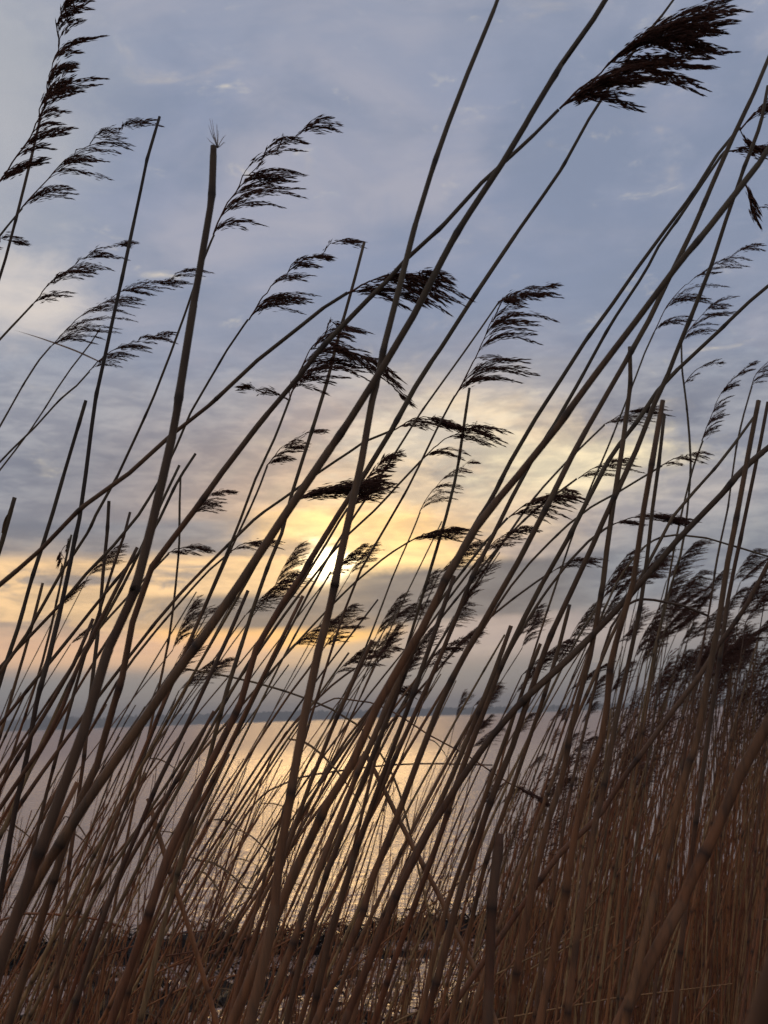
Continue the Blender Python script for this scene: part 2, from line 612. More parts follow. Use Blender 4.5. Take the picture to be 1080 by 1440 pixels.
def make_stalk(mb, P, r_lo, r_hi, r, sides=8, joint_gap=0.17, tint=None, lumps=True):
    """subdivide so that the joints of the cane show as small dark swellings"""
    L = [0.0]
    for i in range(1, len(P)): L.append(L[-1] + (P[i] - P[i - 1]).length)
    tot = L[-1]
    js = []
    s = r.uniform(.3, 1) * joint_gap
    while s < tot * 0.985:
        js.append(s)
        s += joint_gap * r.uniform(.8, 1.25)
    S_ = set()
    n = max(8, int(tot / 0.05))
    for i in range(n + 1): S_.add(round(tot * i / n, 5))
    js2 = [0.0] + js + [tot]
    ends, shifts = [], [Vector((r.uniform(-1, 1), r.uniform(-1, 1), 0)) * (r_lo + r_hi) * .42 for _ in js2]
    for q, j in enumerate(js2[:-1]):
        e = j + (js2[q + 1] - j) * r.uniform(.45, .95)      # where the sheath wrapped round this length of cane ends
        ends.append(e if r.random() < .7 else j)
        S_.add(round(e - .0012, 5) if e - .0012 > 0 else 0.0)
        S_.add(round(e + .0012, 5))
    for j in js:
        for d in (-.010, -.0035, 0, .0035, .010): S_.add(round(min(tot, max(0, j + d)), 5))
    S_ = sorted(S_)
    out, rad, jn, sh = [], [], [], []
    k = 0
    qi = 0
    for s in S_:
        while k < len(L) - 2 and L[k + 1] < s: k += 1
        f = (s - L[k]) / max(1e-9, L[k + 1] - L[k])
        s = min(s, tot)
        while qi < len(js2) - 2 and js2[qi + 1] < s: qi += 1
        fq = (s - js2[qi]) / max(1e-6, js2[qi + 1] - js2[qi])
        out.append(P[k].lerp(P[k + 1], min(1, max(0, f))) + shifts[qi].lerp(shifts[qi + 1], min(1, fq)))
        in_sheath = 1.0 if s <= ends[qi] else 0.0
        sh.append(in_sheath)
        f2 = s / tot
        rr = r_lo + (r_hi - r_lo) * f2
        dj = min((abs(s - j) for j in js), default=1)
        # cane is a touch fatter just under each joint where the sheath sits
        below = min(((j - s) for j in js if j - s >= 0), default=1)
        if lumps:
            rr *= 1.0 + 0.17 * math.exp(-(dj / .005) ** 2) + 0.02 * max(0, 1 - below / .06) + 0.09 * in_sheath
        rad.append(rr)
        jn.append(0.8 * math.exp(-(dj / .0042) ** 2))
    mb.tube(out, rad, sides, jn, tint if tint is not None else r.random(), sheath=sh)
    return js, out


def auto_D(w):
    return (4.2 + 0.28 * w) * 1e-3 * F_PX / w


def blade(root, base, pts, w, r, name='leaf'):
    mb = MB()
    n = len(pts)
    mb.ribbon(pts, [w * max(0.06, math.sin(math.pi * min(1, 0.25 + 0.75 * i / (n - 1)))) for i in range(n)], Vector((.2, .75, .6)))
    return mb.build(name, M_LEAF, root, base)


def reed(label, pts, w, plume=None, D=None, tilt=None, group=None, leaves=(), frayed=False, cat=None, tint=None):
    """pts top -> bottom in pixels; w=(top width, bottom width) in pixels"""
    r = random.Random(hash((round(pts[0][0]), round(pts[0][1]), len(pts))) & 0xffff)
    D = D or auto_D(w[1] * .6 + w[0] * .4)
    tilt = r.uniform(-.10, .10) if tilt is None else tilt
    P = stalk_points(pts, D, tilt)
    base = P[0].copy()
    rl, rh = w[1] * D / F_PX / 2, w[0] * D / F_PX / 2
    if len(P) > 2 and w[1] < w[0] * 1.2: rl *= 1.15
    if tint is None and w[1] >= 11: tint = r.uniform(1.30, 1.47)  # thick near canes coloured darker to stand in for shade
    mb = MB()
    js, out = make_stalk(mb, P, rl, rh, r, 9 if w[1] > 7 else 7, tint=tint)
    has_kids = plume or leaves or frayed
    if not has_kids:
        o = mb.build('broken_reed', M_STALK, None, base)
        tag(o, label, cat or 'reed stalk', group)
        HAND.append(o)
        return o
    root = empty('reed', base)
    tag(root, label, cat or 'reed', group)
    HAND.append(root)
    mb.build('stalk', M_STALK, root, base)
    top = P[-1]
    yt = top.y
    for q in (plume if isinstance(plume, list) else ([plume] if plume else [])):
        pm = MB()
        path = crom([(x, y, 0) for x, y in q['path']], 6)
        Q = [at(p.x, p.y, yt) for p in path]
        Q = [p + (top - Q[0] if i == 0 and not q.get('off') else Vector((0, 0, 0))) + Vector((0, q.get('dy', r.uniform(-.02, .02)) * i / len(Q), 0)) for i, p in enumerate(Q)]
        a = RAD(q.get('wind', -5))
        wv = (cx * math.cos(a) + cu * math.sin(a)).normalized()
        sc = yt / F_PX
        plume_into(pm, Q, wv, q.get('reach', 80) * sc, r, q.get('k', 6), q.get('per', 4), q.get('drop', .12),
                   spike=q.get('spike', .010), step=q.get('step', .0030) , spread=q.get('spread', .22), first=q.get('first', 0.0),
                   wid=q.get('wid', .00085))
        pm.build('plume', M_PLUME, root, base)
    for lf in leaves:
        q = [at(x, y, yt) for x, y in lf[0]]
        blade(root, base, crom(q, 6), lf[1] * yt / F_PX, r)
    if frayed:
        fm = MB()
        for i in range(9):
            d = (cu * r.uniform(.15, 1.2) + cx * r.uniform(-1.0, .25) + fwd * r.uniform(-.5, .5)).normalized()
            pts_ = [top + d * (.0058 * s * r.uniform(.8, 1.1) * (1 + .18 * (i % 3))) + cu * (.0015 * s * s * r.uniform(-.4, .2)) for s in range(4)]
            fm.tube(pts_, [.0004, .0003, .00025, .0001], 3)
        fm.build('frayed_tip', M_LEAF, root, base)
    return root


def P_(path, reach, wind=-4, k=6, per=4, **kw):
    d = dict(path=path, reach=reach, wind=wind, k=k, per=max(2.5, per * .86))
    d.update(kw)
    return d


def traced_reeds():
    # ---- the near canes that cross the whole view
    reed('thickest near cane, snapped off with a frayed straw tip against the blue cloud',
         [(306, 208), (300, 270), (291, 335), (280, 390), (270, 450), (262, 500), (257, 530), (247, 590), (231, 657), (213, 727), (197, 787), (176, 850), (150, 910), (133, 965), (121, 1015), (108, 1050), (95, 1090), (78, 1145), (60, 1195), (45, 1235), (28, 1285), (8, 1340)],
         (10, 24), frayed=True, tilt=.03)
    reed('slim dark cane with a clean pointed tip left of the frayed thick cane',
         [(221, 163), (201, 258), (178, 360), (155, 465), (144, 520), (133, 570), (113, 710), (103, 757), (90, 827), (78, 880), (67, 927), (50, 990), (37, 1060), (17, 1147), (3, 1227)], (4.5, 12), tint=1.62)
    reed('low-slanting cane bowed across the left and arching into a dark trailing plume',
         [(487, 413), (450, 437), (400, 479), (375, 497), (345, 525), (300, 568), (270, 592), (235, 620), (190, 662), (150, 690), (110, 722), (60, 774), (0, 825), (-60, 875)], (5, 14),
         P_([(487, 413), (520, 397), (560, 388), (605, 394)], 120, -22, 5, 6, drop=.25, spread=.16), D=.95)
    reed('longest straight cane running from the lower left corner out through the top edge',
         [(872, -40), (847, 8), (793, 77), (753, 143), (720, 205), (693, 248), (667, 290), (630, 353), (593, 423), (560, 480), (517, 547), (487, 593), (450, 647), (420, 693), (390, 737), (360, 783), (313, 857), (277, 907), (237, 960), (213, 1003), (177, 1047), (140, 1100), (113, 1140), (83, 1187), (50, 1240), (20, 1297), (0, 1343)],
         (8, 21), tilt=-.03)
    reed('dark near cane crossing in front of the veiled sun and leaving through the top edge',
         [(712, -35), (697, 8), (660, 100), (643, 143), (607, 247), (580, 333), (560, 410), (541, 480), (527, 543), (513, 593), (507, 640), (497, 680), (487, 727), (475, 773), (463, 833), (450, 890), (440, 927), (433, 960), (420, 1033), (410, 1093), (400, 1160), (392, 1210), (387, 1277), (377, 1343), (364, 1400)],
         (6, 23), tilt=.02, tint=1.45)
    reed('tall reed ending in the largest dark plume, high against blue sky',
         [(787, 153), (753, 187), (720, 217), (693, 240), (660, 273), (620, 317), (573, 360), (547, 390), (510, 427), (483, 457), (457, 483), (410, 540), (373, 583), (327, 640), (283, 700), (253, 740), (227, 773), (203, 813), (187, 867), (177, 920), (170, 960), (150, 1020), (140, 1063), (123, 1103), (100, 1150), (73, 1237)],
         (5, 19), P_([(787, 153), (830, 112), (880, 75), (925, 45), (975, 32)], 168, -4, 9, 6, drop=.06, step=.0026, wid=.0010, spread=.30), D=.92)
    reed('slender cane passing behind the largest dark plume to the top edge',
         [(965, -22), (943, 10), (900, 63), (833, 160), (787, 240), (750, 293), (720, 337), (680, 397), (650, 443), (627, 480), (593, 530), (567, 577), (547, 613), (520, 657), (500, 687), (477, 723), (440, 783), (420, 817), (393, 853), (362, 900), (345, 960), (333, 990), (290, 1077), (263, 1133), (233, 1200), (213, 1260), (190, 1333), (167, 1397), (153, 1440)],
         (3.5, 19), tilt=.05, D=1.0)
    # ---- the bundle of canes on the right
    reed('thickest cane of the slanting bundle right of centre, ending beyond the right edge',
         [(1100, 180), (1080, 213), (1037, 267), (997, 317), (953, 370), (920, 417), (873, 480), (820, 553), (773, 620), (720, 684), (680, 733), (653, 780), (630, 820), (613, 863), (587, 903), (553, 960), (527, 1010), (510, 1057), (470, 1120), (447, 1167), (420, 1223), (397, 1277), (377, 1327), (360, 1360)],
         (8, 21), D=.82)
    reed('pale cane of the slanting bundle that reaches highest along the right edge',
         [(1084, 70), (1078, 90), (1053, 143), (1020, 213), (1000, 260), (973, 323), (953, 362), (920, 433), (893, 482), (860, 540), (833, 587), (807, 633), (780, 687), (747, 753), (720, 807), (690, 860), (660, 915), (630, 975), (600, 1040), (575, 1110), (545, 1180), (520, 1240), (505, 1290), (480, 1350)],
         (6, 14), D=.95)
    reed('reed above the slanting bundle with a heavy plume at the right edge',
         [(1040, 180), (1013, 213), (980, 267), (940, 320), (893, 383), (853, 440), (823, 480), (787, 537), (753, 590), (720, 647), (693, 700), (667, 740), (640, 790), (610, 850), (585, 905), (560, 960), (535, 1020), (500, 1100), (470, 1170), (440, 1240), (415, 1310)],
         (5, 12), P_([(1037, 187), (1060, 160), (1085, 135), (1120, 110)], 110, 8, 5, 5), D=1.02)
    reed('second thin cane of the slanting bundle with small drooping tufts near its top',
         [(1020, 214), (1007, 230), (967, 287), (927, 343), (907, 383), (877, 430), (848, 480), (820, 530), (787, 587), (750, 645), (720, 700), (690, 760), (660, 820), (640, 870), (615, 930), (590, 985), (560, 1050), (535, 1110), (510, 1170), (495, 1230), (470, 1300)],
         (4, 11), P_([(1020, 214), (1045, 210), (1085, 204)], 60, -2, 3, 3), D=1.15)
    reed('steep cane rising through the upper right plumes on the outer side of the bundle',
         [(1078, 120), (1068, 180), (1043, 253), (1020, 313), (1000, 370), (980, 417), (953, 480), (933, 533), (907, 590), (887, 647), (863, 697), (843, 743), (820, 800), (797, 850), (777, 897), (755, 955), (735, 1020), (712, 1080), (693, 1127), (672, 1187), (650, 1250), (635, 1310), (615, 1380)],
         (5, 15), P_([(1047, 255), (1060, 285), (1085, 312)], 50, -50, 3, 3, off=True), D=1.0)
    reed('cane that slants in from the right edge and bends down behind the bundle',
         [(1100, 388), (1080, 403), (1040, 437), (995, 480), (960, 513), (930, 543), (897, 593), (860, 640), (830, 693), (803, 743), (780, 787), (750, 843), (720, 910), (700, 955), (680, 1005), (655, 1065), (633, 1122), (613, 1187), (593, 1243), (570, 1310)],
         (5, 12), D=1.2)
    reed('cut-off upright stalk standing beside the slanting bundle at mid height',
         [(889, 488), (883, 547), (873, 627), (863, 693), (853, 747), (850, 797), (843, 840), (833, 893), (822, 945), (800, 1020), (787, 1093), (770, 1147), (755, 1210), (740, 1280), (730, 1340), (715, 1440)], (6, 14))
    reed('thicker of the two parallel cut stalks before the pale grey cloud',
         [(934, 562), (920, 640), (907, 713), (900, 767), (890, 830), (877, 873), (863, 923), (857, 965), (850, 1027), (830, 1077), (820, 1127), (800, 1190), (790, 1260), (775, 1340)], (7, 19))
    reed('thinner of the two parallel cut stalks before the pale grey cloud',
         [(938, 583), (927, 653), (917, 720), (910, 780), (900, 847), (890, 897), (876, 960), (863, 1020), (850, 1093), (835, 1160), (820, 1240), (810, 1320)], (5, 14))
    reed('broad reddish cut stalk close to the right edge rising out of the thicket',
         [(1070, 562), (1060, 613), (1047, 687), (1033, 760), (1020, 820), (1013, 873), (1003, 913), (996, 960), (980, 1043), (967, 1077), (953, 1133), (937, 1193), (923, 1253), (905, 1330)], (7, 17))
    reed('narrow cut stalk hugging the right side of the broad reddish stalk',
         [(1079, 566), (1067, 630), (1050, 713), (1040, 763), (1026, 830), (1018, 890), (1008, 960), (995, 1050)], (5, 9))
    reed('brown cane slanting low from the right edge down through the middle plumes',
         [(1110, 605), (1080, 630), (1047, 660), (1020, 693), (987, 727), (953, 763), (920, 803), (887, 840), (853, 877), (813, 917), (787, 943), (740, 985), (700, 1030), (660, 1085), (625, 1140), (590, 1200), (560, 1265)], (8, 13))
    reed('thin brown stalk crossing above the low brown slanting cane, tip free',
         [(1062, 587), (1020, 640), (973, 693), (947, 722), (920, 773), (890, 830), (860, 890), (835, 950), (800, 1030), (770, 1110)], (4, 7))
    reed('hair-thin reed with a wavy upright stem and ragged plume left of the right edge',
         [(958, 482), (960, 523), (967, 573), (972, 647), (968, 707), (960, 767), (947, 813), (930, 880), (915, 950)], (2.8, 4.5),
         [P_([(958, 482), (968, 465), (990, 440), (1003, 428)], 55, 8, 4, 4), P_([(962, 540), (980, 520), (1013, 508)], 22, 20, 3, 2, off=True)], D=2.2)
    reed('thin reed with a blurred feathery plume below the right-hand stems crossing',
         [(920, 467), (905, 500), (890, 540), (870, 590), (850, 640), (825, 700), (800, 770)], (2.5, 4),
         P_([(920, 467), (943, 423), (985, 385), (1043, 353)], 75, -3, 6, 4), D=2.0)
    reed('reed with a neat dark upswept plume standing clear in the right half',
         [(987, 620), (973, 660), (960, 715), (950, 765), (938, 830), (925, 900)], (2.5, 5),
         P_([(987, 620), (998, 590), (1020, 545), (1057, 510)], 40, 22, 6, 5), D=2.1)
    reed('reed whose dark plume is cut by the right edge beside the neat upswept plume',
         [(1057, 543), (1043, 597), (1030, 667), (1020, 727), (1010, 780), (1000, 850), (985, 930)], (2.5, 5),
         P_([(1057, 543), (1064, 525), (1085, 505), (1110, 490)], 50, 8, 4, 4), D=2.2)
    reed('reed with a flat dark plume stretched level to the right of the two parallel stalks',
         [(863, 737), (840, 752), (815, 775), (770, 830), (730, 890), (690, 960)], (3.5, 7),
         P_([(863, 737), (890, 728), (925, 727), (955, 731)], 62, -8, 5, 5, drop=.1, spread=.12), D=1.7)
    reed('reed with a thin split plume right of the two parallel stalks',
         [(930, 655), (900, 673), (867, 693), (820, 720), (775, 760), (730, 810), (690, 870)], (3, 6),
         P_([(930, 655), (950, 644), (975, 640)], 50, -8, 3, 3, drop=.25), D=1.9)
    reed('reed with a blurred plume behind the steep outer cane of the bundle',
         [(848, 598), (820, 625), (790, 655), (750, 700), (710, 760)], (3, 6),
         P_([(848, 598), (880, 580), (915, 573)], 65, -4, 5, 5, drop=.15), D=2.3)
    reed('reed with a pale streaked plume glowing on the bright cloud right of the bundle',
         [(813, 673), (790, 690), (750, 720), (705, 765), (660, 820)], (3, 6),
         P_([(813, 673), (840, 655), (875, 645)], 55, -4, 4, 4), D=2.0)
    reed('reed with a shaggy grey plume overlapping the lower part of the bundle',
         [(715, 728), (690, 755), (655, 800), (610, 860), (570, 930)], (3.5, 7),
         P_([(715, 728), (745, 706), (785, 692)], 75, -10, 6, 5, drop=.2), D=1.6)
    reed('reed with a stubby soft plume on the dark cloud bar right of the bundle',
         [(778, 803), (750, 822), (700, 860), (650, 905), (600, 960)], (3, 6),
         P_([(778, 803), (800, 790), (820, 788)], 45, -6, 4, 5), D=2.3)
    reed('reed with an upswept blurred plume against the dark cloud bar',
         [(848, 842), (830, 870), (800, 920), (770, 980)], (3, 6),
         P_([(848, 842), (860, 820), (878, 795)], 34, 15, 4, 6), D=2.2)
    # ---- left hand side
    reed('reed with the long shaggy plume climbing the upper left corner',
         [(-4, 260), (-30, 310), (-70, 390), (-120, 500)], (4, 9),
         P_([(-4, 260), (37, 200), (60, 150), (70, 110), (83, 43), (97, 10), (125, -35)], 78, 10, 10, 6, drop=.02, step=.0025, wid=.0010), D=1.15)
    reed('dark stem rising over the shaggy upper left plume',
         [(57, 163), (43, 223), (20, 313), (0, 387), (-25, 460), (-60, 560)], (4, 7),
         P_([(57, 163), (70, 130), (92, 92)], 45, 12, 4, 4), D=1.25)
    reed('reed with a pointed rising plume just below the shaggy upper left plume',
         [(30, 293), (0, 330), (-40, 385), (-90, 460)], (3, 6),
         P_([(30, 293), (85, 233), (135, 200), (197, 172)], 72, -4, 6, 5), D=1.35)
    reed('thin reed whose wispy tuft pokes in low at the upper left',
         [(-35, 350), (-60, 380), (-100, 440)], (2.5, 5), P_([(-35, 350), (-5, 340), (20, 337)], 50, -4, 3, 2), D=1.6)
    reed('reed with a compact dark plume before the white cloud patch',
         [(47, 427), (20, 456), (0, 477), (-40, 525), (-90, 600)], (3, 6),
         P_([(47, 427), (75, 395), (110, 365), (168, 338)], 62, -6, 5, 5), D=1.6)
    reed('reed with a broad olive plume bowed over the slim pointed cane',
         [(72, 487), (67, 491), (40, 530), (0, 600), (-40, 670), (-80, 750)], (2.5, 5),
         P_([(72, 487), (100, 457), (150, 422), (200, 402), (258, 386)], 72, -5, 7, 5), D=1.9)
    reed('reed with a smaller olive plume below the broad olive plume',
         [(125, 522), (113, 537), (83, 563), (50, 600), (0, 650), (-50, 710)], (2.5, 5),
         P_([(125, 522), (150, 498), (185, 480), (228, 468)], 55, -6, 5, 5), D=1.95)
    reed('bare whip-thin reed stem bending between the two olive plumes',
         [(140, 462), (127, 482), (90, 530), (43, 603), (0, 660), (-60, 740)], (2, 5), leaves=(([(140, 508), (105, 492), (60, 476), (20, 464)], 2.5),), D=2.0)
    reed('leafless snapped stalk with a blunt tip beside the slim pointed cane',
         [(120, 563), (103, 620), (83, 690), (67, 747), (53, 790), (40, 833), (27, 880), (13, 920), (0, 960), (-20, 1030)], (5, 8), tint=1.6)
    reed('reed with a tidy feather plume just right of the frayed thick cane',
         [(300, 330), (290, 352), (277, 387), (262, 432), (243, 485), (217, 553), (187, 620), (160, 677), (140, 710), (123, 747), (107, 773), (80, 813), (50, 873), (20, 917), (-15, 970)], (3, 9),
         P_([(298, 332), (325, 275), (365, 225), (438, 178)], 92, -4, 6, 5), D=1.2)
    reed('reed with a fine upswept plume between the frayed cane and the arched cane',
         [(350, 450), (327, 482), (300, 527), (267, 583), (240, 645), (217, 687), (183, 740), (153, 773), (120, 807), (90, 843), (55, 880), (0, 937), (-40, 985)], (3, 10),
         P_([(350, 450), (375, 410), (420, 370), (487, 337)], 76, -5, 6, 5), D=1.35)
    reed('bare broken stalk pointing up right of the thick cane near the warm cloud',
         [(275, 638), (253, 673), (233, 713), (207, 763), (167, 810), (130, 855), (90, 905), (45, 960)], (4, 8))
    reed('bare broken stalk pressed along the right side of the thick cane',
         [(254, 654), (227, 710), (200, 770), (170, 830), (130, 900), (95, 965), (60, 1040)], (4, 8))
    reed('upright thin broken stalk left of the thick cane, over the yellow streaks',
         [(152, 705), (150, 753), (145, 813), (142, 863), (137, 907), (128, 970), (118, 1050)], (5, 6))
    reed('short slanting stub between the upright thin stalk and the thick cane',
         [(181, 720), (173, 753), (160, 790), (143, 850), (120, 920), (100, 990)], (4, 7))
    reed('vertical hair stalk right of the thick cane over the yellow streaks',
         [(255, 670), (252, 720), (250, 780), (240, 873), (230, 930), (215, 1000)], (3, 5))
    reed('ragged double-tipped stub at the left edge above the yellow streaks',
         [(20, 700), (12, 730), (5, 757), (-8, 800), (-30, 870)], (6, 9), leaves=(([(4, 750), (10, 728), (20, 712)], 4),))
    reed('reed with a small tufted plume right of the thick cane, over grey cloud',
         [(268, 725), (250, 748), (215, 800), (170, 870), (120, 950)], (3, 7),
         P_([(268, 725), (285, 705), (315, 690)], 45, -3, 4, 4), D=1.9)
    reed('reed with a hanging dark leaf tuft under the low-slanting cane',
         [(100, 752), (92, 790), (80, 850), (60, 930), (30, 1020)], (3, 6), P_([(100, 752), (93, 768), (82, 790)], 22, -110, 3, 5, drop=.0), D=1.7)
    reed('reed with a flat streaky plume low on the yellow streaks left of the sun',
         [(236, 778), (215, 800), (180, 838), (130, 895), (85, 960)], (3, 6),
         P_([(236, 778), (255, 770), (280, 772)], 42, -10, 3, 4), D=1.9)
    reed('reed with a thin plume crossing the yellow glow left of the sun',
         [(325, 775), (300, 795), (262, 835), (215, 890), (170, 950), (130, 1020)], (3, 6),
         P_([(325, 775), (345, 764), (375, 762)], 42, -8, 4, 3), D=1.9)
    # ---- middle
    reed('cut stalk with a blunt tip poking above the arched dark plume',
         [(510, 341), (500, 383), (490, 423), (472, 490), (457, 547), (440, 600), (423, 653), (413, 683), (397, 747), (383, 780), (360, 843), (345, 890), (325, 950), (308, 1010), (290, 1080), (270, 1150)], (4.5, 9))
    reed('reed with a wide bushy plume under the arched cane, shaded by crossing stems',
         [(408, 560), (403, 573), (383, 623), (362, 665), (345, 710), (325, 760), (300, 820), (270, 890), (240, 960)], (3.5, 8),
         [P_([(405, 566), (421, 525), (440, 485), (470, 448)], 105, -8, 6, 6, drop=.15),
          P_([(452, 478), (490, 492), (530, 520), (560, 545)], 62, -38, 5, 6, drop=.05, off=True),
          P_([(405, 562), (385, 552), (355, 545)], 30, 175, 2, 3, off=True)], D=1.15)
    reed('reed with a small neat plume between the two tall straight canes',
         [(375, 655), (367, 677), (352, 712), (330, 760), (300, 830), (270, 900)], (3, 6),
         P_([(375, 655), (395, 632), (435, 603)], 42, 0, 5, 5), D=1.7)
    reed('reed with a bushy upright plume on blue sky right of centre',
         [(640, 557), (623, 587), (603, 627), (577, 680), (547, 733), (520, 780), (500, 817), (485, 860), (465, 920), (445, 985)], (3, 6),
         P_([(643, 553), (665, 510), (690, 455), (710, 415)], 85, -2, 6, 6, step=.0026), D=1.3)
    reed('reed leaning with a fine upper tuft beside the bushy upright plume',
         [(700, 425), (663, 480), (637, 517), (593, 580), (567, 620), (540, 662), (505, 715), (470, 770), (440, 825)], (2.5, 6),
         P_([(700, 425), (730, 412), (770, 405)], 45, -5, 4, 4), D=1.5)
    reed('nearly upright thin stalk below the bushy upright plume',
         [(662, 545), (650, 613), (637, 687), (623, 743), (607, 800), (590, 857), (573, 910), (552, 975), (535, 1040)], (4, 6))
    reed('reed with an arched feathery plume over the warm cloud, left of the layered plume',
         [(556, 604), (520, 617), (485, 640), (450, 662), (413, 690), (360, 727), (320, 765), (280, 805), (230, 860), (180, 925)], (3.5, 8),
         P_([(556, 604), (580, 590), (610, 588), (635, 597)], 52, -14, 5, 5, drop=.2), D=1.5)
    reed('reed with a three-layered plume spread over the warm cloud',
         [(592, 648), (560, 682), (530, 715), (487, 755), (450, 800), (410, 850), (370, 905)], (3, 7),
         P_([(592, 648), (620, 622), (650, 604), (672, 598)], 82, -14, 4, 5, drop=.25, spread=.15), D=1.55)
    reed('hair-thin reed with a russet see-through plume over the warm cloud',
         [(590, 720), (580, 747), (563, 787), (547, 827), (530, 870), (505, 930)], (2.2, 4),
         P_([(590, 720), (602, 698), (625, 672), (662, 648)], 45, -4, 6, 3), D=2.2)
    reed('reed with a dense dark plume streaming level just above the sun',
         [(408, 708), (390, 735), (370, 775), (340, 830), (300, 900), (260, 970)], (3.5, 8),
         P_([(408, 708), (440, 692), (480, 685), (520, 676)], 90, -2, 7, 6, drop=.05), D=1.2)
    reed('reed with a tousled spiky plume behind the dark cane above the sun',
         [(490, 715), (470, 745), (440, 795), (400, 850), (360, 915), (320, 985)], (3.5, 8),
         P_([(490, 715), (505, 690), (522, 665), (540, 645)], 50, 8, 5, 7, spread=.5), D=1.25)
    reed('reed with a slim dark plume lying level right of the sun',
         [(577, 761), (547, 780), (513, 807), (480, 838), (440, 880), (390, 935)], (2.5, 6),
         P_([(577, 761), (600, 750), (630, 746)], 60, -3, 4, 5, drop=.12, spread=.12), D=1.6)
    reed('reed with a loose ragged plume below the sun on the grey bar',
         [(455, 912), (435, 940), (400, 985), (360, 1045), (320, 1110)], (3, 6),
         P_([(455, 912), (470, 890), (500, 872)], 42, 5, 4, 4), D=1.9)
    reed('reed with a soft bent plume low in the grey sky left of the lower bundle',
         [(500, 940), (470, 962), (430, 1000), (390, 1050), (350, 1110)], (3, 6),
         P_([(500, 940), (520, 922), (548, 912)], 40, -5, 4, 4), D=1.9)
    reed('reed with a ribbed plume against the grey sky beside the lower bundle',
         [(598, 940), (575, 970), (545, 1010), (510, 1065), (480, 1125)], (3, 6),
         P_([(598, 940), (620, 912), (660, 893)], 45, -2, 6, 4), D=1.8)
    reed('reed with a glowing thin plume between the bundle and the bright cloud',
         [(680, 780), (660, 805), (630, 845), (590, 900), (550, 960)], (3, 6),
         P_([(680, 780), (700, 758), (728, 744)], 50, 2, 5, 4), D=1.9)
    reed('reed with a small drooping dark plume right above the distant shore in the centre',
         [(540, 975), (515, 1005), (480, 1050), (445, 1110)], (3, 6), P_([(540, 975), (560, 965), (580, 968)], 35, -20, 4, 4), D=2.0)
    # ---- crossing and fallen pieces
    reed('straight pale stalk fallen against the lean, crossing the sunlit water to lower right',
         [(515, 1056), (547, 1117), (567, 1160), (593, 1207), (620, 1260), (637, 1300), (660, 1347), (677, 1380), (695, 1430)], (6, 8), D=1.7)
    reed('kinked stalk leaning against the others across the grey water at lower left',
         [(207, 1123), (227, 1187), (247, 1247), (267, 1307), (283, 1360), (300, 1420)], (6, 9), D=1.6)
    reed('drooping thin reed with a dark plume hanging over pinkish water',
         [(720, 1103), (693, 1087), (653, 1060), (613, 1040), (560, 1005), (510, 985), (460, 985), (410, 1020), (375, 1080), (350, 1150)], (2, 3.2),
         P_([(720, 1103), (740, 1113), (765, 1128)], 30, -28, 4, 5, drop=.05), D=1.7)
    reed('thin stem lying almost level across the bright water',
         [(693, 1076), (620, 1074), (560, 1075), (493, 1082), (420, 1094), (370, 1118), (335, 1165), (315, 1230)], (2, 4), D=2.2)
    reed('thin dry stalk lying nearly level low in the grey sky left of centre',
         [(245, 938), (300, 947), (360, 960), (430, 982), (490, 1010), (530, 1050), (560, 1110), (580, 1190)], (2.6, 3.6), D=2.0)
    reed('fine stem bowed down to the right edge under the flat dark plume',
         [(1110, 790), (1080, 782), (1030, 767), (970, 752), (920, 760), (880, 800), (850, 860), (825, 930)], (2.5, 5), D=1.9)
    reed('short arched stem bent over above the right thicket',
         [(997, 866), (975, 857), (953, 850), (900, 843), (870, 862), (850, 905), (835, 970)], (3.5, 6), D=1.9)
    reed('fallen stem arched low over the mud at the lower left',
         [(170, 1303), (133, 1292), (67, 1285), (20, 1287), (-20, 1310), (-50, 1360)], (3, 4), D=2.4)
    reed('blunt pale stump of cane with a dark split top at the lower centre right',
         [(701, 1172), (697, 1215), (693, 1260), (690, 1350), (687, 1440)], (12, 15), leaves=(([(707, 1172), (706, 1200), (703, 1235)], 3.5),), D=1.0, tint=.9)
    reed('thick brown cane slanting through the right-hand thicket from the right edge',
         [(1120, 935), (1080, 1012), (1053, 1057), (1027, 1120), (1003, 1177), (973, 1237), (953, 1287), (920, 1343), (887, 1410)], (15, 14), D=.9)
    reed('blurred reddish cane closest to the lens at the lower right corner',
         [(1205, 1020), (1145, 1180), (1108, 1290), (1076, 1400), (1054, 1480)], (30, 42), D=.33, tint=1.52)
    reed('thin cane running down left through the right-hand thicket from the right edge',
         [(1110, 745), (1080, 797), (1057, 840), (1030, 880), (1007, 913), (980, 958), (940, 1010), (907, 1057), (877, 1097), (847, 1143), (813, 1177), (783, 1205), (750, 1250)], (6, 9))
    # ---- lower left canes over the water
    LL = 'leafless canes slanting across the lower left water'
